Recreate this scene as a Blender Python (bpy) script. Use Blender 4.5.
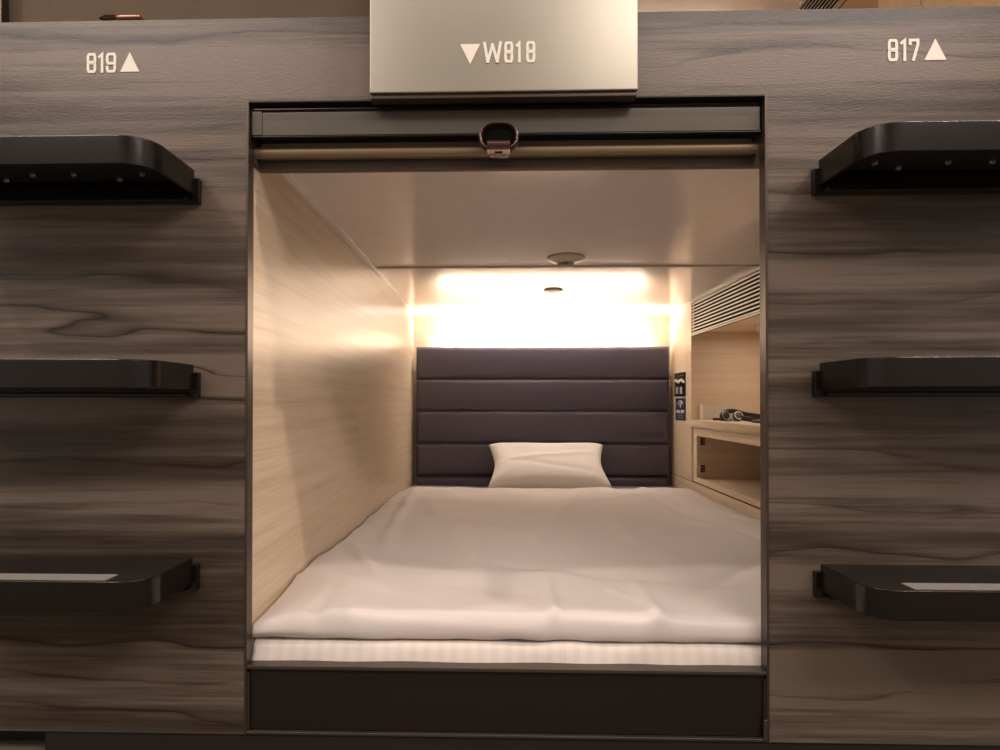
import bpy, bmesh, math, random
from mathutils import Vector, Matrix, noise
random.seed(4)
S = bpy.context.scene
for o in list(bpy.data.objects): bpy.data.objects.remove(o)
C = S.collection
PI = math.pi

# ------------------------------------------------------------------ camera
cd = bpy.data.cameras.new('camera'); cam = bpy.data.objects.new('camera', cd); C.objects.link(cam)
cd.sensor_width = 36; cd.lens = 680*36/1000; cd.clip_start = .02
cd.shift_x = (500-476.48)/1000; cd.shift_y = (394.55-375)/1000
cam.matrix_world = (Matrix.Translation((0, -1.02, .545)) @ Matrix.Rotation(.0298, 4, 'Z')
                    @ Matrix.Rotation(PI/2+.0099, 4, 'X') @ Matrix.Rotation(.0005, 4, 'Z'))
S.camera = cam
# ------------------------------------------------------------------ world, lights, exposure
w = bpy.data.worlds.new('world'); S.world = w; w.use_nodes = True
w.node_tree.nodes['Background'].inputs[0].default_value = (1.0, .86, .77, 1)
w.node_tree.nodes['Background'].inputs[1].default_value = .30
vs = S.view_settings
vs.view_transform = 'Standard'; vs.look = 'None'; vs.gamma = 1; vs.use_curve_mapping = False; vs.exposure = 0.86
S.display_settings.display_device = 'sRGB'

def spot(name, loc, target, power, col, size=.05, angle=120, blend=.6):
    l = bpy.data.lights.new(name, 'SPOT'); l.energy = power; l.color = col
    l.shadow_soft_size = size; l.spot_size = math.radians(angle); l.spot_blend = blend
    o = bpy.data.objects.new(name, l); C.objects.link(o); o.location = loc
    o.rotation_euler = (Vector(target)-Vector(loc)).to_track_quat('-Z', 'Y').to_euler()
    return o
def area(name, loc, rot, sx, sy, power, col, spread=180):
    l = bpy.data.lights.new(name, 'AREA'); l.shape = 'RECTANGLE'; l.size = sx; l.size_y = sy
    l.energy = power; l.color = col; l.spread = math.radians(spread)
    o = bpy.data.objects.new(name, l); C.objects.link(o); o.location = loc; o.rotation_euler = rot
    return o
WARM = (1.0, .80, .66)
LED = (1.0, .93, .87)
spot('corridor_downlight', (-1.50, -.62, 2.36), (-1.1, -.2, .6), 42, WARM, .04, 100, .5)
spot('corridor_downlight', (1.52, -.62, 2.36), (1.1, -.2, .6), 52, WARM, .04, 100, .5)
area('corridor_area_light', (-1.75, -2.15, 2.40), (0, 0, 0), 1.9, .8, 34, (1.0, .86, .77))
area('corridor_area_light', (1.45, -2.15, 2.40), (0, 0, 0), 1.9, .8, 38, (1.0, .86, .77))
area('corridor_area_light', (0, -1.45, 2.40), (0, 0, 0), 1.2, .4, 4, (1.0, .86, .77))  # weak unseen fill, added between the two side lamps
area('headboard_light', (.205, 2.068, .768), (PI, 0, 0), .92, .02, 6.3, LED)
area('niche_lamp_light', (1.0, 1.35, .80), (0, 0, 0), .15, .5, .55, (1, .86, .72))
area('upper_pod_fill', (.64, 2.03, 1.76), (PI, 0, 0), .8, .03, 3.5, LED)  # unseen uplight, added to brighten the upper pod ceiling

# ------------------------------------------------------------------ materials
def mat(name, col, rough=.5, metal=0.0, bump=0.0, bscale=80, spec=.5, coat=0.0):
    m = bpy.data.materials.new(name); m.use_nodes = True
    nt = m.node_tree; b = nt.nodes['Principled BSDF']
    b.inputs['Base Color'].default_value = (*col, 1); b.inputs['Roughness'].default_value = rough
    b.inputs['Metallic'].default_value = metal; b.inputs['Specular IOR Level'].default_value = spec
    b.inputs['Coat Weight'].default_value = coat; b.inputs['Coat Roughness'].default_value = .1
    tc = nt.nodes.new('ShaderNodeTexCoord')
    n = nt.nodes.new('ShaderNodeTexNoise'); n.inputs['Scale'].default_value = bscale
    n.inputs['Detail'].default_value = 4
    nt.links.new(tc.outputs['Object'], n.inputs['Vector'])
    # faint mottling of the colour
    mx = nt.nodes.new('ShaderNodeMix'); mx.data_type = 'RGBA'
    mx.inputs[6].default_value = (*[c*.94 for c in col], 1); mx.inputs[7].default_value = (*[min(1, c*1.05) for c in col], 1)
    nt.links.new(n.outputs['Fac'], mx.inputs[0]); nt.links.new(mx.outputs[2], b.inputs['Base Color'])
    if bump:
        bp = nt.nodes.new('ShaderNodeBump'); bp.inputs['Strength'].default_value = bump; bp.inputs['Distance'].default_value = .002
        nt.links.new(n.outputs['Fac'], bp.inputs['Height']); nt.links.new(bp.outputs[0], b.inputs['Normal'])
    return m

def ramp(nt, stops):
    r = nt.nodes.new('ShaderNodeValToRGB'); cr = r.color_ramp
    while len(cr.elements) < len(stops): cr.elements.new(.5)
    for e, (p, c) in zip(cr.elements, stops): e.position = p; e.color = (*c, 1)
    return r
def mapped(nt, scale, loc=(0, 0, 0)):
    tc = nt.nodes.new('ShaderNodeTexCoord'); mp = nt.nodes.new('ShaderNodeMapping')
    mp.inputs['Scale'].default_value = scale; mp.inputs['Location'].default_value = loc
    nt.links.new(tc.outputs['Object'], mp.inputs['Vector']); return mp
def nz(nt, vec, scale=1, detail=3, rough=.5, dist=0):
    n = nt.nodes.new('ShaderNodeTexNoise'); n.inputs['Scale'].default_value = scale
    n.inputs['Detail'].default_value = detail; n.inputs['Roughness'].default_value = rough; n.inputs['Distortion'].default_value = dist
    nt.links.new(vec.outputs[0], n.inputs['Vector']); return n
def mathn(nt, op, a, b):
    m = nt.nodes.new('ShaderNodeMath'); m.operation = op
    for i, v in enumerate((a, b)):
        if isinstance(v, (int, float)): m.inputs[i].default_value = v
        else: nt.links.new(v, m.inputs[i])
    return m.outputs[0]

def dark_wood():
    m = bpy.data.materials.new('dark_wood_laminate'); m.use_nodes = True
    nt = m.node_tree; b = nt.nodes['Principled BSDF']
    tc = nt.nodes.new('ShaderNodeTexCoord'); sp = nt.nodes.new('ShaderNodeSeparateXYZ'); nt.links.new(tc.outputs['Object'], sp.inputs[0])
    w1 = nz(nt, mapped(nt, (.9, 1, 5)), 1, 2, .5)
    w2 = nz(nt, mapped(nt, (3.5, 1, 16), (3, 0, 5)), 1, 2, .5)
    w3 = nz(nt, mapped(nt, (.35, 1, 5.5), (7, 0, 2)), 1, 2, .5)
    z = mathn(nt, 'ADD', mathn(nt, 'MULTIPLY', sp.outputs[2], 15.0), mathn(nt, 'MULTIPLY', w1.outputs[0], 2.2))
    z = mathn(nt, 'ADD', z, mathn(nt, 'MULTIPLY', w2.outputs[0], 1.3))
    z = mathn(nt, 'ADD', z, mathn(nt, 'MULTIPLY', w3.outputs[0], 3.0))
    saw = mathn(nt, 'FRACT', z, 0)
    r1 = ramp(nt, [(0, (.22,)*3), (.025, (.45,)*3), (.14, (.76,)*3), (.55, (.95,)*3), (.88, (.84,)*3), (.96, (.66,)*3), (1, (.22,)*3)])
    nt.links.new(saw, r1.inputs[0])
    lm = nz(nt, mapped(nt, (1.3, 1, 14), (9, 0, 3)), 1, 2, .5)
    rl = ramp(nt, [(.38, (.15,)*3), (.62, (1,)*3)]); nt.links.new(lm.outputs[0], rl.inputs[0])
    lin = mathn(nt, 'ADD', mathn(nt, 'MULTIPLY', r1.outputs[0], rl.outputs[0]), mathn(nt, 'MULTIPLY', mathn(nt, 'SUBTRACT', 1.0, rl.outputs[0]), .84))
    # broad light and dark belts
    br = nz(nt, mapped(nt, (.45, 1, 11), (1, 0, 11)), 1, 3, .55)
    r2 = ramp(nt, [(.36, (.50,)*3), (.44, (.76,)*3), (.54, (1.15,)*3), (.62, (1.65,)*3)]); nt.links.new(br.outputs[0], r2.inputs[0])
    # fine fibres
    fi = nz(nt, mapped(nt, (5, 1, 150)), 1, 4, .65)
    r3 = ramp(nt, [(.3, (.72,)*3), (.7, (1.22,)*3)]); nt.links.new(fi.outputs[0], r3.inputs[0])
    fi2 = nz(nt, mapped(nt, (1.6, 1, 46), (4, 0, 1)), 1, 3, .6)
    r4 = ramp(nt, [(.34, (.70,)*3), (.66, (1.24,)*3)]); nt.links.new(fi2.outputs[0], r4.inputs[0])
    v = mathn(nt, 'MULTIPLY', mathn(nt, 'MULTIPLY', lin, r2.outputs[0]), mathn(nt, 'MULTIPLY', r3.outputs[0], r4.outputs[0]))
    cr = ramp(nt, [(0, (.006, .004, .0028)), (.22, (.017, .0112, .0078)), (.5, (.055, .0405, .031)), (.8, (.102, .078, .061)), (1, (.140, .108, .085))])
    nt.links.new(v, cr.inputs[0]); nt.links.new(cr.outputs[0], b.inputs['Base Color'])
    b.inputs['Roughness'].default_value = .27; b.inputs['Specular IOR Level'].default_value = .36
    gl = nz(nt, mapped(nt, (90, 1, 420)), 1, 3, .7)
    bp = nt.nodes.new('ShaderNodeBump'); bp.inputs['Strength'].default_value = .35; bp.inputs['Distance'].default_value = .0007
    nt.links.new(gl.outputs[0], bp.inputs['Height']); nt.links.new(bp.outputs[0], b.inputs['Normal'])
    return m

def light_wood(name, axis, a, bcol, rough=.28, dens=1.0):
    """pale laminate, fibres running along 'x' 'y' or 'z'"""
    m = bpy.data.materials.new(name); m.use_nodes = True
    nt = m.node_tree; b = nt.nodes['Principled BSDF']
    def sc(l, c): return tuple(l if k == axis else c for k in 'xyz')
    n0 = nz(nt, mapped(nt, sc(.5, 6)), 1, 2, .5)
    n1 = nz(nt, mapped(nt, sc(1.1, 50*dens)), 1, 5, .65, .3)
    n2 = nz(nt, mapped(nt, sc(6, 260*dens)), 1, 3, .6)
    saw = mathn(nt, 'FRACT', mathn(nt, 'ADD', mathn(nt, 'MULTIPLY', n0.outputs[0], 5.0), mathn(nt, 'MULTIPLY', n1.outputs[0], .5)), 0)
    r0 = ramp(nt, [(0, (.90,)*3), (.08, (.95,)*3), (.5, (1.0,)*3), (1, (.97,)*3)]); nt.links.new(saw, r0.inputs[0])
    r1 = ramp(nt, [(.3, (0,)*3), (.7, (1,)*3)])
    v = mathn(nt, 'ADD', mathn(nt, 'MULTIPLY', n1.outputs[0], .6), mathn(nt, 'MULTIPLY', n2.outputs[0], .4))
    nt.links.new(v, r1.inputs[0])
    mx = nt.nodes.new('ShaderNodeMix'); mx.data_type = 'RGBA'
    mx.inputs[6].default_value = (*a, 1); mx.inputs[7].default_value = (*bcol, 1); nt.links.new(r1.outputs[0], mx.inputs[0])
    mu = nt.nodes.new('ShaderNodeMix'); mu.data_type = 'RGBA'; mu.blend_type = 'MULTIPLY'; mu.inputs[0].default_value = 1
    nt.links.new(mx.outputs[2], mu.inputs[6]); nt.links.new(r0.outputs[0], mu.inputs[7])
    nt.links.new(mu.outputs[2], b.inputs['Base Color']); b.inputs['Roughness'].default_value = rough
    bp = nt.nodes.new('ShaderNodeBump'); bp.inputs['Strength'].default_value = .10; bp.inputs['Distance'].default_value = .0006
    nt.links.new(n2.outputs[0], bp.inputs['Height']); nt.links.new(bp.outputs[0], b.inputs['Normal'])
    return m

def fabric(name, col, scale=900, rough=.9, stripes=False, sheen=.2):
    m = mat(name, col, rough, 0, .25, scale); b = m.node_tree.nodes['Principled BSDF']
    b.inputs['Sheen Weight'].default_value = sheen; b.inputs['Specular IOR Level'].default_value = .2
    if stripes:
        nt = m.node_tree
        tc = nt.nodes.new('ShaderNodeTexCoord'); sp = nt.nodes.new('ShaderNodeSeparateXYZ'); nt.links.new(tc.outputs['Object'], sp.inputs[0])
        s = mathn(nt, 'GREATER_THAN', mathn(nt, 'FRACT', mathn(nt, 'MULTIPLY', sp.outputs[0], 48), 0), .5)
        r = ramp(nt, [(0, [c*.97 for c in col]), (1, [min(1, c*1.03) for c in col])]); nt.links.new(s, r.inputs[0])
        nt.links.new(r.outputs[0], b.inputs['Base Color'])
    return m

M = dict(
    dark=dark_wood(),
    wood_y=light_wood('pale_wood_lengthwise', 'y', (.56, .43, .29), (.82, .68, .52), .31),
    wood_x=light_wood('pale_wood_crosswise', 'x', (.62, .47, .32), (.76, .61, .45), .35),
    wood_back=light_wood('pale_wood_back_wall', 'x', (.56, .43, .30), (.70, .57, .43), .28, .6),
    white=mat('white_laminate', (.88, .83, .79), .11, 0, .02, 20),
    trimw=mat('ivory_trim', (.80, .76, .70), .3),
    beige=mat('beige_metal', (.36, .338, .285), .30, .65, .05, 6),
    lip=mat('beige_metal_edge', (.60, .53, .42), .25, .7),
    frame=mat('bronze_frame', (.085, .065, .055), .33, .7),
    black=mat('black_coated_metal', (.011, .0092, .0085), .22, .4, .10, 500),
    under=mat('black_underside', (.010, .009, .009), .6),
    grip=mat('grey_grip_tape', (.22, .205, .19), .85, 0, 1.0, 700),
    screw=mat('steel_screw', (.35, .33, .32), .3, 1),
    sill=mat('dark_brown_panel', (.009, .0065, .0058), .38, .1, .05, 60),
    silledge=mat('bronze_edge', (.10, .08, .068), .35, .7),
    blindbox=mat('smoked_grey_cover', (.13, .12, .10), .16, .3, .02, 5, .6),
    blind=fabric('brown_blind_cloth', (.22, .17, .125), 600),
    bar=mat('brown_bar', (.26, .19, .12), .42, .3),
    lintel=mat('brown_lintel', (.085, .062, .046), .5),
    leather=mat('brown_glossy_strap', (.045, .018, .014), .16, 0, .1, 200, .7),
    copper=mat('copper_clip', (.34, .20, .16), .30, .9),
    pad=mat('dark_plum_leatherette', (.080, .066, .092), .40, 0, .22, 420),
    sheet=fabric('white_striped_sheet', (.68, .63, .585), stripes=True),
    duvet=fabric('white_duvet_cover', (.70, .645, .62)),
    pillow=fabric('white_pillowcase', (.70, .655, .62)),
    letter=mat('cream_lettering', (.80, .755, .68), .6),
    plastic=mat('ivory_plastic', (.66, .60, .54), .35),
    slot=mat('dark_slot', (.006, .005, .005), .9, spec=.05),
    navy=mat('navy_sticker', (.012, .024, .085), .35),
    blackp=mat('black_switch_plate', (.010, .010, .010), .3),
    greyp=mat('grey_plastic', (.30, .29, .28), .4),
    gold=mat('pale_gold_print', (.80, .66, .40), .5),
    hinge=mat('brass_brown_hinge', (.09, .045, .022), .35, .8),
    carpet=fabric('olive_brown_carpet', (.10, .078, .048), 300, 1),
    kick=mat('black_kickboard', (.012, .009, .008), .5),
    corridor=mat('corridor_plaster', (.42, .37, .33), .8),
    uceil=mat('upper_pod_laminate', (.74, .66, .60), .3),
    slat=mat('beige_slat', (.60, .52, .455), .4),
    darkp=mat('dark_grey_plastic', (.022, .022, .024), .35),
)
def emis(name, col, s):
    m = bpy.data.materials.new(name); m.use_nodes = True; b = m.node_tree.nodes['Principled BSDF']
    b.inputs['Emission Color'].default_value = (*col, 1); b.inputs['Emission Strength'].default_value = s; return m
M['led'] = emis('led_diffuser', LED, 6)

# ------------------------------------------------------------------ mesh helpers
def obj(name, bm, m, parent=None, smooth=False, bevel=0, seg=2, sub=0):
    if parent is not None:
        bmesh.ops.translate(bm, verts=bm.verts, vec=-Vector(parent['_o']) if '_o' in parent else Vector((0, 0, 0)))
    bmesh.ops.recalc_face_normals(bm, faces=bm.faces)
    me = bpy.data.meshes.new(name); bm.to_mesh(me); bm.free()
    me.materials.append(m if not isinstance(m, str) else M[m])
    if smooth:
        for p in me.polygons: p.use_smooth = True
    o = bpy.data.objects.new(name, me); C.objects.link(o)
    if parent is not None:
        o.parent = parent
        if '_o' in parent: o['_o'] = parent['_o']
    if bevel:
        b = o.modifiers.new('bevel', 'BEVEL'); b.width = bevel; b.segments = seg; b.limit_method = 'ANGLE'; b.angle_limit = .6
        for p in me.polygons: p.use_smooth = True
        wn = o.modifiers.new('wn', 'WEIGHTED_NORMAL'); wn.keep_sharp = False
    if sub:
        s = o.modifiers.new('sub', 'SUBSURF'); s.levels = s.render_levels = sub
    return o
def thing(name, label, cat, loc=(0, 0, 0), group=None):
    o = bpy.data.objects.new(name, None); C.objects.link(o); o.location = loc; o.empty_display_size = .05
    o['label'] = label; o['category'] = cat; o['_o'] = tuple(loc)
    if group: o['group'] = group
    return o
def tag(o, label, cat, group=None):
    o['label'] = label; o['category'] = cat
    if group: o['group'] = group
    return o
def struct(name, bm, m, **k):
    o = obj(name, bm, m, **k); o['kind'] = 'structure'; return o
def box(bm, x0, x1, y0, y1, z0, z1, rot=None):
    vs = bmesh.ops.create_cube(bm, size=1)['verts']
    for v in vs:
        v.co = Vector(((x0+x1)/2+v.co.x*(x1-x0), (y0+y1)/2+v.co.y*(y1-y0), (z0+z1)/2+v.co.z*(z1-z0)))
    if rot is not None:
        bmesh.ops.transform(bm, verts=vs, matrix=Matrix.Translation(rot[0]) @ rot[1] @ Matrix.Translation(-Vector(rot[0])))
    return vs
def bx(*a):
    bm = bmesh.new(); box(bm, *a); return bm
def bxs(*l):
    bm = bmesh.new()
    for a in l: box(bm, *a)
    return bm
def prism(bm, pts, axis, a, b, holes=()):
    """2D outline extruded along axis. pts in the other two axes (in order)"""
    def P(p, t):
        if axis == 'y': return (p[0], t, p[1])
        if axis == 'z': return (p[0], p[1], t)
        return (t, p[0], p[1])
    lo = [bm.verts.new(P(p, a)) for p in pts]; hi = [bm.verts.new(P(p, b)) for p in pts]
    n = len(pts)
    bm.faces.new(lo); bm.faces.new(hi)
    for i in range(n): bm.faces.new((lo[i], lo[(i+1) % n], hi[(i+1) % n], hi[i]))
    return lo+hi
def cyl(bm, c, axis, r, h, seg=24, r2=None):
    M0 = {'x': Matrix.Rotation(PI/2, 4, 'Y'), 'y': Matrix.Rotation(-PI/2, 4, 'X'), 'z': Matrix.Identity(4)}[axis]
    return bmesh.ops.create_cone(bm, cap_ends=True, segments=seg, radius1=r, radius2=r if r2 is None else r2, depth=h,
                                 matrix=Matrix.Translation(c) @ M0)['verts']
def lathe(bm, c, prof, seg=48):
    rings = []
    for r, z in prof:
        if r < 1e-6: rings.append([bm.verts.new((c[0], c[1], c[2]+z))])
        else: rings.append([bm.verts.new((c[0]+r*math.cos(2*PI*k/seg), c[1]+r*math.sin(2*PI*k/seg), c[2]+z)) for k in range(seg)])
    for a, b in zip(rings, rings[1:]):
        for k in range(seg):
            q = [a[k % len(a)], a[(k+1) % len(a)], b[(k+1) % len(b)], b[k % len(b)]]
            u = []
            for v in q:
                if v not in u: u.append(v)
            if len(u) > 2: bm.faces.new(u)
def tube(bm, pts, r, seg=10, closed=False, flat=None):
    """tube along pts; flat=(ra, rb, up) gives an oval section"""
    n = len(pts); P = [Vector(p) for p in pts]; rings = []
    for i in range(n):
        t = (P[(i+1) % n]-P[i-1]) if closed else (P[min(i+1, n-1)]-P[max(i-1, 0)])
        t.normalize(); up = Vector(flat[2]) if flat else Vector((0, 0, 1)) if abs(t.z) < .9 else Vector((1, 0, 0))
        s = t.cross(up).normalized(); u = s.cross(t).normalized()
        ra, rb = (flat[0], flat[1]) if flat else (r, r)
        rings.append([bm.verts.new(P[i]+s*ra*math.cos(2*PI*k/seg)+u*rb*math.sin(2*PI*k/seg)) for k in range(seg)])
    for i in range(n if closed else n-1):
        a, b = rings[i], rings[(i+1) % n]
        for k in range(seg): bm.faces.new((a[k], a[(k+1) % seg], b[(k+1) % seg], b[k]))
    if not closed:
        bm.faces.new(rings[0]); bm.faces.new(rings[-1])
def surf(bm, f, nu, nv, closed_u=False):
    V = [[bm.verts.new(f(i/nu, j/nv)) for j in range(nv+1)] for i in range(nu if closed_u else nu+1)]
    nn = nu if closed_u else nu
    for i in range(nn):
        for j in range(nv):
            a = V[i]; b = V[(i+1) % len(V)] if closed_u else V[i+1]
            bm.faces.new((a[j], b[j], b[j+1], a[j+1]))
    return V

# ------------------------------------------------------------------ lettering
GL = {  # strokes in a 0..1 x 0..1.0 cell (x scaled by glyph width); closed flag
    '8': (.52, [([(0, .12), (0, .42), (.10, .5), (0, .58), (0, .88), (.14, 1), (.86, 1), (1, .88), (1, .58), (.90, .5), (1, .42), (1, .12), (.86, 0), (.14, 0)], True), ([(.3, .48), (.7, .48)], False), ([(.3, .53), (.7, .53)], False)]),
    '1': (.24, [([(.0, .86), (.95, 1), (.95, 0)], False)]),
    '9': (.52, [([(.3, .46), (.14, .46), (0, .58), (0, .88), (.14, 1), (.86, 1), (1, .88), (1, .12), (.86, 0), (.14, 0), (0, .12), (0, .24)], False), ([(.3, .46), (.95, .46)], False)]),
    '7': (.52, [([(0, .82), (0, 1), (1, 1), (1, .80), (.42, .0)], False)]),
    'W': (.86, [([(0, 1), (.2, 0)], False), ([(.2, 0), (.5, .9)], False), ([(.5, .9), (.8, 0)], False), ([(.8, 0), (1, 1)], False)]),
    'F': (.5, [([(0, 0), (0, 1), (1, 1)], False), ([(0, .52), (.85, .52)], False)]),
    'R': (.52, [([(0, 0), (0, 1), (.86, 1), (1, .88), (1, .6), (.86, .5), (0, .5)], False), ([(.5, .5), (1, 0)], False)]),
    'E': (.5, [([(1, 1), (0, 1), (0, 0), (1, 0)], False), ([(0, .52), (.85, .52)], False)]),
    'I': (.0, [([(0, 0), (0, 1)], False)]),
}
def strokes(bm, ch, x, z, h, wd, sw, put, th=.0008):
    """put(u, v, t) -> 3D point"""
    for si, (pts, closed) in enumerate(GL[ch][1]):
        dz = si*.0003
        P = [Vector((x+sw/2+p[0]*(wd-sw), z+sw/2+p[1]*(h-sw))) for p in pts]
        n = len(P); L = []; R = []
        for i in range(n):
            a = P[i-1] if (i > 0 or closed) else None; b = P[(i+1) % n] if (i < n-1 or closed) else None
            d1 = (P[i]-a).normalized() if a is not None else None; d2 = (b-P[i]).normalized() if b is not None else None
            if d1 is None: d1 = d2
            if d2 is None: d2 = d1
            n1 = Vector((-d1.y, d1.x)); n2 = Vector((-d2.y, d2.x)); m = (n1+n2).normalized()
            k = min(1/max(m.dot(n1), .35), 2.2)*sw/2
            ext = Vector((0, 0))
            if not closed and i == 0: ext = -d1*sw/2
            if not closed and i == n-1: ext = d1*sw/2
            L.append(P[i]+m*k+ext); R.append(P[i]-m*k+ext)
        rng = range(n) if closed else range(n-1)
        for i in rng:
            j = (i+1) % n
            q = [L[i], L[j], R[j], R[i]]
            a = [bm.verts.new(put(p.x, p.y, 0)) for p in q]; b = [bm.verts.new(put(p.x, p.y, th+dz)) for p in q]
            bm.faces.new(a); bm.faces.new(b)
            for k in range(4): bm.faces.new((a[k], a[(k+1) % 4], b[(k+1) % 4], b[k]))

# ================================================================== STRUCTURE
XL, XR, YB, ZC = -.3815, .787, 2.094, .949          # pod interior
OX0, OX1, OZ0, OZ1 = -.3805, .4017, .0421, 1.0015   # opening in the facade
ZT, ZF = 1.1284, .0425                               # facade top and bottom
T = .020
bm = bxs((-2.2, OX0, 0, T, ZF, ZT), (OX1, 2.2, 0, T, ZF, ZT), (OX0, OX1, 0, T, OZ1, ZT))
struct('wall_front', bm, 'dark')
# jamb and head linings of the opening
struct('trim_1', bx(OX0, OX0+.0032, -.001, T+.002, .0421, OZ1), 'frame')
struct('trim_2', bx(OX1-.0032, OX1, -.001, T+.002, .0421, OZ1), 'frame')
struct('trim_3', bx(OX0+.0032, OX1-.0032, -.001, T+.002, OZ1-.0022, OZ1), 'under')
# pod shell
struct('wall_left', bx(XL-.02, XL, T, YB, 0, ZC+.02), 'wood_y')
struct('wall_back', bx(XL-.02, 1.14, YB, YB+.02, 0, ZC+.02), 'wood_back')
struct('ceiling', bxs((XL, XR+.35, .07, 1.037, ZC+.005, ZC+.020), (XL, XR+.35, 1.041, YB, ZC, ZC+.015)), 'white')
struct('trim_4', bx(XL, XR+.35, 1.034, 1.0405, ZC-.0005, ZC+.014), 'slat')
struct('trim_5', bx(XL, XL+.016, .07, YB-.32, ZC-.002, ZC+.006), 'white', bevel=.001)
struct('trim_6', bx(XL, XR, YB-.010, YB, ZC-.008, ZC), 'trimw', bevel=.002)
# right wall: pillar by the headboard, plinth, niche walls and header behind the grille
struct('wall_right', bxs((XR, XR+.35, 1.757, YB, .2235, ZC), (XR+.335, XR+.35, T, 1.757, 0, ZC),
                         (XR+.02, XR+.335, T, 1.757, .827, .84)), 'wood_x')
struct('baseboard_right', bx(XR-.001, XR+.35, T, YB, 0, .220), 'wood_y', bevel=.001)
struct('trim_7', bx(XR+.004, XR+.30, T, YB, .2195, .2240), 'slot')
# lintel board behind the blind
struct('trim_8', bxs((XL, XR, .050, .066, .9125, 1.0), (XL, OX0+.003, .0205, .050, .9125, 1.0), (OX1-.003, OX1+.02, .0205, .050, .9125, 1.0)), 'lintel', bevel=.002)
struct('trim_9', bxs((-2.2, -.69, .055, .07, .0, .06), (-.69, 2.2, .004, .07, 0, .0405)), 'kick', bevel=.001)
# floor, corridor
struct('floor', bx(-2.6, 2.6, -3.35, .30, -.03, 0), 'carpet')
struct('wall_rear', bx(-2.6, 2.6, -3.38, -3.35, 0, 2.45), 'corridor')
cb = bx(-2.6, 2.6, -3.38, .03, 2.45, 2.47); o = struct('ceiling_corridor', cb, 'corridor')
# bed base inside (slab carrying mattress)
struct('floor_pod', bx(XL, XR-.002, .045, YB, .02, .06), 'wood_y')
# upper pod shell (817)
UX0, UX1, UZ, UF = .21, 1.07, 1.95, 1.10
struct('ceiling_upper_pod', bx(UX0-.02, UX1+.35, .02, YB, UZ, UZ+.02), 'uceil')
struct('wall_upper_back', bx(UX0, UX1+.35, YB, YB+.02, UF, UZ), 'wood_back')
struct('wall_upper_right', bxs((UX1, UX1+.02, .02, .718, UF, UZ), (UX1, UX1+.02, .722, .91, UF, UZ),
                               (UX1, UX1+.35, 1.75, YB, UF, UZ), (UX1+.33, UX1+.35, .91, 1.75, UF, UZ),
                               (UX1, UX1+.33, .91, 1.75, UF, UF+.3), (UX1+.02, UX1+.33, .91, 1.75, 1.80, 1.815)), 'wood_x')
struct('wall_upper_left', bx(UX0-.02, UX0, .02, YB, UF, UZ), 'wood_x')
struct('floor_upper_pod', bx(-1.2, UX1+.35, T+.002, YB, UF-.02, UF), 'wood_y')

# grilles
def grille(name, label, x, y0, y1, z0, z1, n, fr=.22):
    t = thing(name, label, 'vent', (x, y0, z0))
    bm = bxs((x, x+.012, y0, y1, z1-.006, z1), (x, x+.012, y0, y1, z0, z0+.004), (x, x+.012, y1-.003, y1, z0, z1))
    obj('frame', bm, 'slat', t)
    bm = bmesh.new(); p = (z1-.006-z0-.004)/n
    for k in range(n):
        zc = z0+.004+p*(k+.5)
        c = Vector((x+.005, 0, zc)); box(bm, x+.0005, x+.0040, y0+.002, y1-.003, zc-p*fr, zc+p*fr*.65, (c, Matrix.Rotation(math.radians(-14), 4, 'Y')))
    obj('slats', bm, 'slat', t)
    obj('backing', bx(x+.013, x+.016, y0, y1-.003, z0, z1), 'slot', t)
    return t
grille('ventilation_grille', 'beige slatted air grille high on the right wall inside the lower pod', XR-.0005, .08, 1.757, .810, ZC-.001, 10)
grille('ventilation_grille', 'beige slatted air grille at the top right inside the open upper pod', UX1-.0005, .915, 1.75, 1.79, UZ-.001, 10, .07)

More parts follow.
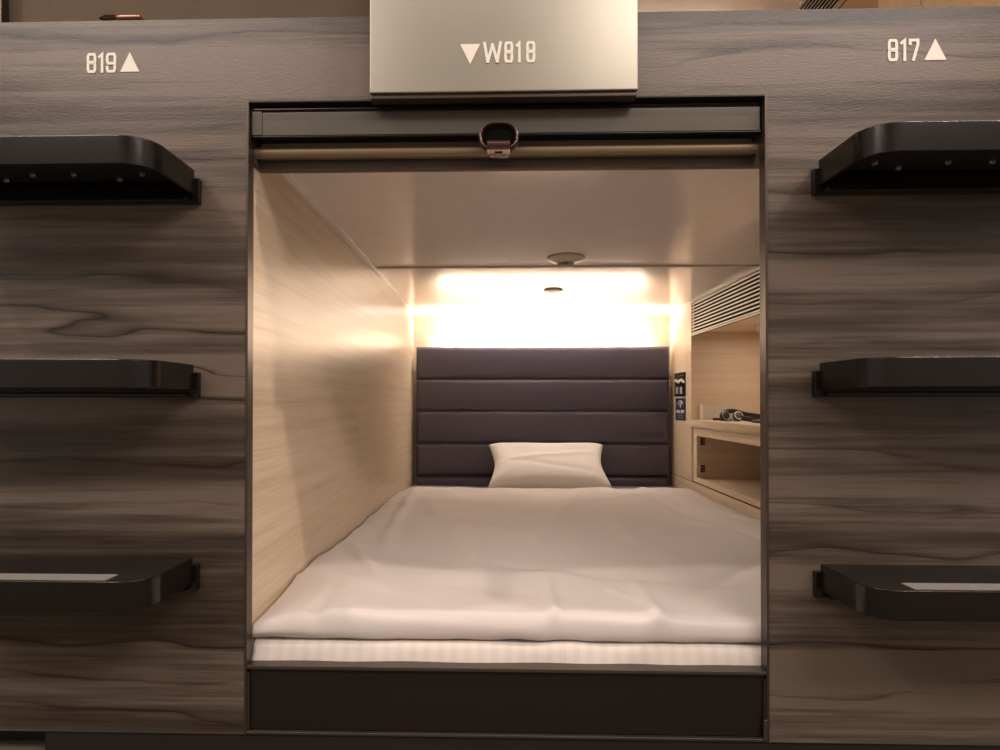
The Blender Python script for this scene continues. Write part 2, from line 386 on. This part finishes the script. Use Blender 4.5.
# ================================================================== STEPS
def rrect(x0, x1, yf, yb, r, seg=10):
    pts = [(x0, yb)]
    for k in range(seg+1):
        a = PI + PI/2*k/seg; pts.append((x0+r+r*math.cos(a), yf+r+r*math.sin(a)))
    for k in range(seg+1):
        a = 1.5*PI + PI/2*k/seg; pts.append((x1-r+r*math.cos(a), yf+r+r*math.sin(a)))
    pts.append((x1, yb)); return pts
SW, SD, SH, SR = .366, .150, .0385, .042
def make_step(label):
    t = thing('ladder_step', label, 'step', (0, 0, 0), 'black metal ladder steps on the wood panels')
    h = SW/2
    # hollow shell: side skirt ring plus top plate
    out = rrect(-h, h, -SD, -.011, SR); inn = rrect(-h+.004, h-.004, -SD+.004, -.011, SR-.004)
    bm = bmesh.new()
    n = len(out); ti = SH-.004
    vo0 = [bm.verts.new((*p, 0)) for p in out]; vo1 = [bm.verts.new((*p, SH)) for p in out]
    vi0 = [bm.verts.new((*p, 0)) for p in inn]; vi1 = [bm.verts.new((*p, ti)) for p in inn]
    bm.faces.new(vo1); bm.faces.new(vi1)
    for i in range(n-1):
        bm.faces.new((vo0[i], vo0[i+1], vo1[i+1], vo1[i])); bm.faces.new((vi0[i], vi0[i+1], vi1[i+1], vi1[i]))
        bm.faces.new((vo0[i], vo0[i+1], vi0[i+1], vi0[i]))
    bm.faces.new((vo0[0], vo1[0], vo1[-1], vo0[-1], vi0[-1], vi1[-1], vi1[0], vi0[0]))
    obj('tread', bm, 'black', t, bevel=.0016)
    br = obj('wall_bracket', bxs((-h-.006, h+.006, -.011, -.0002, -.011, SH-.012), (-h+.008, h-.008, -.024, -.011, -.010, -.004)), 'black', t, bevel=.0008)
    obj('support_plate', bxs((-h+.02, h-.02, -.10, -.024, .018, .022)), 'under', t, bevel=.001)
    for k, sx in enumerate((-.13, -.085, -.03, .03, .085, .13)):
        bm = bmesh.new(); yy = -.040 if k in (1, 4) else -.062
        lathe(bm, (sx, yy, .012), [(0, 0), (.0025, .0002), (.0042, .0016), (.0046, .0036), (.0046, .0062), (0, .0062)], 16)
        box(bm, sx-.0008, sx+.0008, yy-.003, yy+.003, .0117, .013)
        obj('screw', bm, 'screw', t, smooth=False)
    obj('grip_strip', bx(-h+.055, h-.055, -.1455, -.116, SH-.0002, SH+.0009), 'grip', t)
    return t
def copy_tree(o, parent=None):
    c = o.copy(); C.objects.link(c)
    if parent: c.parent = parent
    for ch in o.children: copy_tree(ch, c)
    return c
LX, RX = -.455-SW/2, .4715+SW/2
proto = make_step('topmost black ladder step on left wood panel, just below the number 819')
proto.location = (LX, 0, .8548)
for (x, z, lab) in ((LX, .5615, 'middle black ladder step on left wood panel, seen edge-on at eye level'),
                    (LX, .2722, 'lowest black ladder step on left wood panel, grey grip strip on top'),
                    (RX, .8605, 'topmost black ladder step on right wood panel, just below the number 817'),
                    (RX, .563, 'middle black ladder step on right wood panel, seen edge-on at eye level'),
                    (RX, .2695, 'lowest black ladder step on right wood panel, grey grip strip on top')):
    c = copy_tree(proto); c.location = (x, 0, z); c['label'] = lab

# ================================================================== SIGNS
def sign_text(root, text, spans, z0, z1, y, sw=.0052):
    for ch, (a, b) in zip(text, spans):
        bm = bmesh.new()
        strokes(bm, ch, a, z0, z1-z0, b-a, sw, lambda u, v, t: (u, y-t, v))
        obj('numeral' if ch.isdigit() else 'letter', bm, 'letter', root)
def tri(root, x0, x1, z0, z1, y, up=True):
    bm = bmesh.new(); xm = (x0+x1)/2
    pts = [(x0, z0), (x1, z0), (xm, z1)] if up else [(x0, z1), (x1, z1), (xm, z0)]
    prism(bm, pts, 'y', y-.0008, y); obj('arrow', bm, 'letter', root)
PX = 1.5*1e-3
t = thing('number_sign', 'white number 819 with up arrow on the upper left wood panel', 'sign', (-.59, -.0005, 1.047))
sign_text(t, '819', [(-.6285, -.6135), (-.6105, -.6022), (-.5985, -.5825)], 1.048, 1.0785, -.0002, .0041)
tri(t, -.5765, -.5465, 1.049, 1.079, -.0002)
t = thing('number_sign', 'white number 817 with up arrow on the upper right wood panel', 'sign', (.62, -.0005, 1.051))
sign_text(t, '817', [(.5785, .5935), (.5965, .6055), (.609, .6245)], 1.0485, 1.0815, -.0002, .0042)
tri(t, .6315, .6635, 1.0495, 1.0815, -.0002)
# protruding beige panel between the upper pods
t = thing('sign_panel', 'beige metal sign panel above the bed opening reading W818 with down arrow', 'sign', (.009, -.0005, 1.004))
YS = -.026
obj('panel', bx(-.1878, .2060, YS, .03, 1.0000, 1.95), 'beige', t, bevel=.0015)
obj('bottom_edge', bx(-.1868, .2050, YS+.005, -.0006, .9930, 1.0000), 'frame', t, bevel=.001)
k = (1.02+YS)/1.02
sign_text(t, 'W818', [(-.0205*k, .0075*k), (.0112*k, .0247*k), (.0285*k, .0362*k), (.0440*k, .0580*k)], .545+(.0+1.0545-.545)*k, .545+(1.0865-.545)*k, YS-.0002, .0041)
tri(t, -.0552*k, -.0250*k, .545+(1.0530-.545)*k, .545+(1.0835-.545)*k, YS-.0002, False)

# ================================================================== UPPER LEFT BLIND (819)
t = thing('roller_blind', 'brown cloth blind drawn down over the upper left pod above 819', 'blind', (-.47, .05, ZT-.02))
bm = bmesh.new()
surf(bm, lambda u, v: (-.785+u*.591, .048+.002*math.sin(u*9)+.0015*math.sin(v*25+1), 1.112+v*.80), 60, 40)
r = bmesh.ops.solidify(bm, geom=bm.faces[:], thickness=.0015)
obj('cloth', bm, 'blind', t, smooth=True)
bm = bmesh.new(); cyl(bm, (-.490, .040, 1.1400), 'x', .0075, .588, 24); obj('bottom_bar', bm, 'blind', t, smooth=False)
cp = obj('clip', bxs((-.592, -.553, .012, .030, 1.1395, 1.1450)), 'copper', t, bevel=.002)
bm = bmesh.new(); tube(bm, [(-.616, .020, 1.1405), (-.606, .016, 1.1425), (-.596, .018, 1.1435), (-.586, .020, 1.1435)], .002, 8, flat=(.008, .0015, (0, 0, 1))); obj('strap', bm, 'leather', t, smooth=True)
struct('trim_10', bx(-.82, -.786, .03, .075, ZT-.02, 1.95), 'frame')
struct('trim_11', bx(-2.2, -.82, .03, .075, ZT-.02, 1.95), 'blind')

# ================================================================== LOWER ROLLER BLIND
t = thing('roller_blind', 'rolled-up brown blind with glossy smoked cover across top of bed opening', 'blind', (0, .02, .95))
obj('cover', bxs((OX0+.020, OX1-.006, .010, .016, .9525, .9885), (OX0+.0045, OX0+.020, .008, .016, .9525, .9895)), 'blindbox', t, bevel=.001)
obj('cover_ledge', bxs((OX0+.0045, OX1-.004, .0075, .020, .9485, .9515)), 'black', t, bevel=.001)
obj('roll_box', bxs((OX0+.005, OX1-.005, .020, .050, .9515, .997)), 'under', t)
bm = bmesh.new(); cyl(bm, (.0105, .034, .9345), 'x', .0085, OX1-OX0+.004, 32); obj('bottom_bar', bm, 'bar', t, smooth=True, bevel=.001)
obj('cloth', bx(OX0+.008, OX1-.008, .0395, .0415, .926, .955), 'blind', t)
# pull loop
hx, hz = .0030, .9450
ps = []
for k in range(40):
    a = 2*PI*k/40; ps.append((hx+.0275*math.copysign(abs(math.cos(a))**.75, math.cos(a)), .0+.004*math.sin(a), hz-.003+.0210*math.copysign(abs(math.sin(a))**.85, math.sin(a))))
bm = bmesh.new(); tube(bm, ps, .002, 12, True, flat=(.0032, .0085, (0, 1, 0)))
loop = obj('pull_loop', bm, 'leather', t, smooth=True)
bm = bmesh.new(); tube(bm, [(p[0], p[1]-.0075, p[2]) for p in ps], .0016, 8, True); obj('loop_edge', bm, 'leather', loop, smooth=True)
bm = bmesh.new(); prism(bm, [(hx-.024, hz-.012), (hx+.024, hz-.012), (hx+.025, hz+.004), (hx+.016, hz+.012), (hx-.016, hz+.012), (hx-.025, hz+.004)], 'y', .003, .0055); obj('loop_lining', bm, 'slot', loop)
bm = bmesh.new(); cyl(bm, (hx-.0002, -.0085, .9275), 'x', .0066, .0335, 20); box(bm, hx-.0170, hx+.0165, -.012, .024, .9185, .9270)
obj('clip', bm, 'leather', t, bevel=.001)
obj('clip_plate', bxs((hx-.0170, hx+.0165, -.0150, -.0110, .9110, .9185)), 'copper', t, bevel=.001)
obj('clip_slot', bxs((hx-.006, hx+.0055, -.0156, -.0145, .9125, .9155)), 'slot', t)

# ================================================================== SILL PANEL
t = thing('sill_panel', 'long dark brown panel below the mattress at foot of bed opening', 'panel', (0, .01, .042))
obj('face', bx(OX0+.004, OX1-.004, .006, .020, .048, .1405), 'sill', t, bevel=.001)
obj('top_lip', bxs((OX0+.003, OX1-.003, -.0005, .030, .1405, .1460)), 'silledge', t, bevel=.0008)
obj('bottom_lip', bxs((OX0+.003, OX1-.003, -.0005, .024, .0425, .0470)), 'silledge', t, bevel=.0008)
obj('side_strip', bx(OX0+.0025, OX0+.0065, .001, .008, .047, .134), 'frame', t)
obj('side_strip', bx(OX1-.0065, OX1-.0025, .001, .008, .047, .134), 'under', t)
obj('hinge', bxs((OX1-.0085, OX1-.0032, -.0030, .001, .0460, .0760)), 'silledge', t, bevel=.0008)

# ================================================================== BED
t = thing('mattress', 'mattress under a white satin-striped sheet filling the pod', 'mattress', (.2, 1.0, .06))
def mat_fn():
    bm = bmesh.new(); x0, x1, y0, y1, z0, z1 = XL+.004, XR-.004, .026, 2.01, .060, .172
    NX, NV = 220, 20
    def f(u, v):
        x = x0+(x1-x0)*u
        # profile: bottom front -> front face -> top
        if v < .5:
            s = v/.5; z = z0+(z1-z0-.015)*s; y = y0+.004*math.cos(s*PI)
            y += .0035*noise.noise(Vector((x*11, s*1.5, 1)))+.002*math.sin(x*38+3*noise.noise(Vector((x*3, 0, 2))))*(.4+.6*s)
        else:
            s = (v-.5)/.5
            if s < .4:
                a = s/.4*PI/2; y = y0+.015-.015*math.cos(a)+.002*noise.noise(Vector((x*9, 1, 3))); z = z1-.015+.015*math.sin(a)
            else:
                y = y0+.015+(y1-y0-.015)*((s-.4)/.6); z = z1
            z += .002*noise.noise(Vector((x*14, y*5, 4)))
        return (x, y, z)
    surf(bm, f, NX, NV)
    # close back, sides, bottom
    bmesh.ops.holes_fill(bm, edges=[e for e in bm.edges if e.is_boundary])
    return bm
obj('fitted_sheet', mat_fn(), 'sheet', t, smooth=True)

def duvet():
    bm = bmesh.new(); NX, NT = 260, 300
    yf, yb = .020, 1.565
    def crease(x, y):
        h = 0
        # long soft folds: (x0,y0,x1,y1,amp,width)
        for (ax, ay, cx_, cy, am, wd) in ((.10, .55, .30, 1.45, .0035, .022), (.46, 1.50, .62, .60, .005, .016), (.55, 1.55, .70, .75, .004, .014),
                                          (-.30, 1.45, -.26, .55, .004, .018), (-.22, 1.2, -.05, .35, .003, .03), (.0, .30, .40, .22, .004, .03),
                                          (-.34, .55, -.2, .18, .004, .015), (.30, .12, .55, .40, .005, .022), (.35, .9, .75, .55, .004, .025),
                                          (-.1, .18, .12, .10, .004, .02), (.15, 1.3, .6, 1.25, .003, .03), (-.36, .25, -.12, .10, .005, .018),
                                          (.05, .7, -.2, .9, .003, .03), (.2, .16, .26, .06, .004, .012), (-.25, .14, -.3, .05, .004, .012), (.1, .12, .08, .05, .003, .01)):
            d = Vector((cx_-ax, cy-ay)); L = d.length; d /= L; q = Vector((x-ax, y-ay)); s = q.dot(d)/L
            if -.2 < s < 1.2:
                ft = max(0, min(1, (s+.2)/.3, (1.2-s)/.3)); ft = ft*ft*(3-2*ft)
                dist = q.x*d.y-q.y*d.x + .012*noise.noise(Vector((x*6, y*6, ax)))
                h += am*ft*math.exp(-(dist/wd)**2)*(1 if ax*7 % 1 > .4 else -.7)
        h += .0075*noise.noise(Vector((x*3.2, y*2.4, 3)))+.0025*noise.noise(Vector((x*9, y*7, 8)))
        return h*2.3
    def f(u, v):
        x0, x1 = XL+.0025, XR-.0025
        x = x0+(x1-x0)*u
        e = min(u, 1-u)*(x1-x0)
        edge = 1-math.exp(-(e/.045)**1.2)
        # height of the upper surface
        def top(y):
            b = .222+.010*math.exp(-((x+.25)/.2)**2)*math.exp(-((y-.15)/.3)**2)
            side = (.040 if u > .5 else .014+.006*y)
            return b-side*(1-edge)+crease(x, y)
        wob = .004*noise.noise(Vector((x*5, 0, 5)))+.003*noise.noise(Vector((x*14, 0, 9)))
        puff = .62+.38*(.5+.5*noise.noise(Vector((x*4.5, 2, 2))))
        H = top(yf+.05)-.1725-.010
        if v < .22:      # rolled front edge
            s = v/.22; a = -PI/2+s*PI
            yy = yf+.026-.024*puff*math.cos(a)**.8 if math.cos(a) > 0 else yf+.026
            zz = .1745+H*(.5+.5*math.sin(a))+.007*noise.noise(Vector((x*6, s*2.5, 1)))*math.cos(a) + max(0, .6-s)*.009*noise.noise(Vector((x*16, 4, 4)))
            return (x, yy+wob, zz)
        if v < .94:
            s = (v-.22)/.72; y = yf+.026+(yb-yf-.026)*s
            bl = min(1, s/.16); bl = bl*bl*(3-2*bl) if bl < 1 else 1
            return (x, y+wob*(1-s), top(y)*bl+(1-bl)*(.1745+H))
        s = (v-.94)/.06; a = s*PI/2
        wb = .010*noise.noise(Vector((x*7, 9, 2)))
        return (x, yb+.02*math.sin(a)+wb*s, top(yb)+(.1745-top(yb))*(1-math.cos(a)) + .006*math.exp(-((x+.335)/.03)**2)*(1-s)+.006*math.exp(-((x-.72)/.03)**2)*(1-s))
    V = surf(bm, f, NX, NT)
    bmesh.ops.holes_fill(bm, edges=[e for e in bm.edges if e.is_boundary])
    return bm
d = obj('duvet', duvet(), 'duvet', smooth=True)
tag(d, 'white duvet spread over the mattress up to the pillow', 'duvet')
bpy.context.view_layer.update()

def pillow():
    bm = bmesh.new(); W, L, TH = .256, .146, .050; N = 60
    def f(sgn):
        def g(u, v):
            a, b = u*2-1, v*2-1
            e = (1-abs(a)**4)*(1-abs(b)**4)
            z = TH*(max(0, e)**.42)
            z += (.009*noise.noise(Vector((a*1.8, b*1.4, sgn)))+.005*math.exp(-((b-.25*a-.1)/.10)**2)-.004*math.exp(-((b+.35*a+.35)/.12)**2))*e
            # pinched outline: sides bow inwards, corners point out
            x = a*W*(1-.11*(1-abs(b)**1.6)); y = b*L*(1-.09*(1-abs(a)**2.5))
            # corner creases
            cr = abs(a)*abs(b); z -= .006*cr**3*math.sin(12*(a-b)) * e**.3 if e > 0 else 0
            return (x, y, sgn*z)
        return g
    surf(bm, f(1), N, N); surf(bm, f(-1), N, N)
    bmesh.ops.remove_doubles(bm, verts=bm.verts, dist=1e-5)
    return bm
bm = pillow()
bmesh.ops.transform(bm, verts=bm.verts, matrix=Matrix.Translation((.2165, 1.872, .272)) @ Matrix.Rotation(math.radians(33), 4, 'X'))
p = obj('pillow', bm, 'pillow', smooth=True, sub=1)
tag(p, 'white pillow leaning on the dark padded headboard behind the duvet', 'pillow')

# ================================================================== HEADBOARD
t = thing('headboard', 'dark plum padded headboard with five horizontal channels against back wall', 'headboard', (.2, 2.05, .06))
HX0, HX1 = -.362, .7675
obj('backing', bx(HX0+.004, HX1-.004, 2.034, 2.046, .06, .782), 'pad', t)
zs = [.791, .6445, .5018, .3547, .2078, .062]
for a, b in zip(zs, zs[1:]):
    bm = bmesh.new()
    def f(u, v, a=a, b=b):
        def se(q, r, L):
            d = min(q, 1-q)*L
            return (1-(1-min(1, d/r))**2)**.5 if d < r else 1
        hx = se(u, .016, HX1-HX0); hv = se(v, .016, a-b)
        y = 2.036-.012*hx*hv-.006*(math.sin(PI*v)**.8)*hx*hv
        return (HX0+(HX1-HX0)*u, y+.0006*noise.noise(Vector((u*30, v*6, a*9))), b+.0007+(a-b-.0014)*v)
    # denser sampling at ends
    def warp(q): return .5-.5*math.cos(PI*q)
    surf(bm, lambda u, v: f(warp(u), warp(v)), 90, 24)
    obj('padded_channel', bm, 'pad', t, smooth=True)
tb = thing('light_strip', 'glowing light strip hidden behind the top of the headboard', 'light', (.2, 2.068, .74))
obj('channel', bxs((-.28, .69, 2.050, 2.093, .735, .756)), 'trimw', tb)
obj('diffuser', bx(-.26, .67, 2.059, 2.077, .756, .760), 'led', tb)

# ================================================================== CEILING FITTINGS
t = thing('smoke_detector', 'round ivory smoke detector with slotted dome on the pod ceiling', 'detector', (.195, .905, ZC))
bm = bmesh.new(); lathe(bm, (.195, .905, ZC+.005), [(0, 0), (.050, 0), (.0535, -.003), (.053, -.007), (.046, -.012), (.024, -.018), (0, -.018)], 64)
obj('base', bm, 'plastic', t, smooth=False, bevel=.001)
bm = bmesh.new()
for k in range(16):
    a = 2*PI*k/16; c = Vector((.195+.0205*math.cos(a), .905+.0205*math.sin(a), 0))
    box(bm, c.x-.0025, c.x+.0025, c.y-.0017, c.y+.0017, ZC-.022, ZC-.011, (c, Matrix.Rotation(a, 4, 'Z')))
obj('rib_cage', bm, 'plastic', t)
bm = bmesh.new(); cyl(bm, (.195, .905, ZC-.016), 'z', .017, .012, 32); obj('sensor_core', bm, 'slot', t)
bm = bmesh.new(); lathe(bm, (.195, .905, ZC+.005), [(0, -.026), (.0225, -.026), (.0225, -.030), (.019, -.033), (0, -.033)], 40); obj('cap', bm, 'plastic', t)
bm = bmesh.new(); lathe(bm, (.2045, 1.448, ZC), [(0, 0), (.034, 0), (.036, -.003), (.033, -.006), (.020, -.0075), (.017, -.006), (0, -.006)], 48)
o = obj('ceiling_sensor', bm, 'plastic', smooth=False, bevel=.0006); tag(o, 'small flat round ivory fitting on the ceiling beyond the smoke detector', 'ceiling fitting')

# ================================================================== RIGHT WALL FITTINGS
XW = XR-.0002
t = thing('switch_panel', 'black control plate with two switches on the wood pillar beside headboard', 'switch', (XR, 1.92, .565))
obj('plate', bx(XR-.004, XW, 1.836, 2.002, .5665, .668), 'blackp', t, bevel=.001)
for y in (1.884, 1.950): obj('switch', bx(XR-.007, XR-.004, y-.018, y+.018, .577, .607), 'greyp', t, bevel=.001)
def putR(u, v, tt): return (XR-.0042-tt, u, v)
bm = bmesh.new()
pts = [(XR-.0046, 1.995-.155*k/30, .632+.007*math.sin(k*1.25)+.004*math.sin(k*.4)) for k in range(31)]
tube(bm, pts, .0022, 6); obj('emblem', bm, 'letter', t, smooth=True)
obj('caption', bxs((XR-.0046, XR-.0040, 1.86, 1.905, .652, .656), (XR-.0046, XR-.0040, 1.925, 1.945, .652, .656)), 'greyp', t)
t = thing('wifi_sign', 'navy free wifi sticker with gold signal arcs below the black switch plate', 'sign', (XR, 1.91, .463))
obj('sticker', bx(XR-.0012, XW, 1.838, 1.994, .4640, .5590), 'navy', t)
bm = bmesh.new(); yc, zc = 1.916, .524
for r in (.010, .022, .034):
    pts = [(XR-.0016, yc+r*1.25*math.cos(a), zc+r*.72*math.sin(a)) for a in [PI*.16+PI*.68*k/16 for k in range(17)]]
    tube(bm, pts, .0020, 6)
bmesh.ops.create_uvsphere(bm, u_segments=10, v_segments=8, radius=.0042, matrix=Matrix.Translation((XR-.0014, yc, zc-.002)) @ Matrix.Diagonal((.3, 1.3, 1, 1)))
obj('signal_symbol', bm, 'gold', t, smooth=True)
# text reads from far (left) to near (right): y decreasing
bm = bmesh.new(); y = 1.984
for ch in 'FREE WIFI':
    if ch == ' ': y -= .009; continue
    wd = {'W': .019, 'I': .0032}.get(ch, .0125)
    strokes(bm, ch, 0, .4945, .0135, wd, .0032, lambda u, v, tt, y=y: (XR-.0012-tt, y-u, v), .0005)
    y -= wd+.0045
obj('lettering', bm, 'letter', t)
obj('caption', bxs((XR-.0016, XR-.0010, 1.875, 1.955, .482, .486), (XR-.0016, XR-.0010, 1.865, 1.965, .472, .476)), 'greyp', t)

# shelf board
o = obj('wall_shelf', bx(XR-.005, XR+.334, .05, 1.7568, .4440, .4720), 'wood_y', bevel=.001)
tag(o, 'pale wooden shelf board in the niche, headphones lying on it', 'shelf')
# open cabinet below
t = thing('storage_cabinet', 'open pale wooden cabinet under the niche shelf with two small hinges', 'cabinet', (XR, 1.0, .224))
y1 = 1.742
obj('face_frame', bxs((XR+.003, XR+.016, .06, y1, .4095, .4435), (XR+.003, XR+.016, .06, y1, .2245, .2450), (XR+.003, XR+.016, 1.694, y1, .2450, .4095)), 'wood_y', t, bevel=.001)
obj('body', bxs((XR+.016, XR+.32, 1.694, y1, .2245, .4435), (XR+.016, XR+.32, .06, 1.694, .2245, .2380), (XR+.016, XR+.32, .06, 1.694, .4150, .4435), (XR+.305, XR+.32, .06, 1.694, .238, .415)), 'wood_x', t)
for z in (.3865, .2795):
    h = obj('hinge', bxs((XR+.016, XR+.034, 1.690, 1.694, z-.014, z+.014)), 'hinge', t, bevel=.0005)
    obj('hinge_knuckle', bxs((XR+.0165, XR+.020, 1.686, 1.690, z-.011, z-.001), (XR+.0165, XR+.020, 1.686, 1.690, z+.002, z+.011), (XR+.026, XR+.031, 1.686, 1.690, z-.011, z+.011)), 'copper', h)
# lamp under niche top
t = thing('niche_lamp', 'small white tube lamp fixed under the top of the shelf niche', 'lamp', (.97, 1.5, .827))
bm = bmesh.new(); cyl(bm, (1.02, 1.5, .812), 'x', .0075, .13, 20); obj('tube', bm, 'trimw', t, smooth=False, bevel=.001)
obj('end_cap', bx(.950, .962, 1.49, 1.51, .801, .8268), 'plastic', t, bevel=.001)
# pale socket plate on the niche end wall
t = thing('socket_plate', 'pale upright plate at the end of the niche shelf behind the headphones', 'plate', (.88, 1.75, .472))
obj('plate', bx(.826, .945, 1.738, 1.7568, .4723, .532), 'slat', t, bevel=.001)
obj('side_edge', bx(.818, .826, 1.735, 1.7568, .4723, .532), 'trimw', t, bevel=.001)

# headphones
t = thing('headphones', 'black headphones with a silver earcup lying on the niche shelf', 'headphones', (.89, 1.5, .4745))
def cup(c, tilt, mm, r=.019):
    bm = bmesh.new(); lathe(bm, (0, 0, 0), [(0, .011), (.009, .011), (r*.85, .009), (r, .003), (r, -.003), (r*.8, -.009), (0, -.009)], 32)
    bmesh.ops.transform(bm, verts=bm.verts, matrix=Matrix.Translation(c) @ Matrix.Rotation(tilt[1], 4, 'Z') @ Matrix.Rotation(tilt[0], 4, 'X'))
    return obj('earcup', bm, mm, t, smooth=True)
def ring(c, tilt, mm, r, tr, par):
    bm = bmesh.new(); tube(bm, [(r*math.cos(2*PI*k/32), r*math.sin(2*PI*k/32), .0095) for k in range(32)], tr, 8, True)
    bmesh.ops.transform(bm, verts=bm.verts, matrix=Matrix.Translation(c) @ Matrix.Rotation(tilt[1], 4, 'Z') @ Matrix.Rotation(tilt[0], 4, 'X'))
    return obj('rim', bm, mm, par, smooth=True)
c1 = cup((.838, 1.51, 0.4915), (PI/2-.25, .35), 'darkp'); c2 = cup((.872, 1.47, 0.4905), (PI/2-.45, .1), 'darkp')
ring((.838, 1.51, 0.4915), (PI/2-.25, .35), 'screw', .016, .0018, c1); ring((.872, 1.47, 0.4905), (PI/2-.45, .1), 'plastic', .0145, .0022, c2)
bm = bmesh.new()
ps = [(.838, 1.52, .503), (.860, 1.535, .509), (.885, 1.53, .508), (.915, 1.51, .498), (.955, 1.48, .491), (.980, 1.44, .487), (.975, 1.41, .481), (.945, 1.41, .479), (.915, 1.44, .480), (.876, 1.46, .486)]
q = []
for i in range(len(ps)-1):
    for s in range(5):
        p0, p1, p2, p3 = [Vector(ps[max(0, min(len(ps)-1, i+j))]) for j in (-1, 0, 1, 2)]; s_ = s/5
        q.append(.5*((2*p1)+(p2-p0)*s_+(2*p0-5*p1+4*p2-p3)*s_**2+(3*p1-p0-3*p2+p3)*s_**3))
tube(bm, q, .004, 10, flat=(.0045, .009, (0, 0, 1))); obj('headband', bm, 'darkp', t, smooth=True)
bm = bmesh.new(); q = []
for k in range(120):
    a = k/119; q.append((.800+.20*a+.006*math.sin(a*40), 1.50-.06*a+.03*math.sin(a*23), .4745+.0035*(1+math.sin(a*31))))
tube(bm, q, .0022, 8); obj('cable', bm, 'darkp', t, smooth=True)
bm = bmesh.new(); cyl(bm, (.808, 1.50, .4800), 'x', .005, .03, 14); obj('plug', bm, 'darkp', t, smooth=True)
t = thing('remote_control', 'slim dark remote control at the right end of the niche shelf', 'remote', (.93, 1.3, .472))
obj('body', bx(.872, .935, 1.22, 1.34, .4722, .4830), 'darkp', t, bevel=.003)
obj('button_pad', bx(.883, .924, 1.24, 1.31, .4830, .4842), 'greyp', t, bevel=.0005)

for o in bpy.data.objects:
    if '_o' in o: del o['_o']
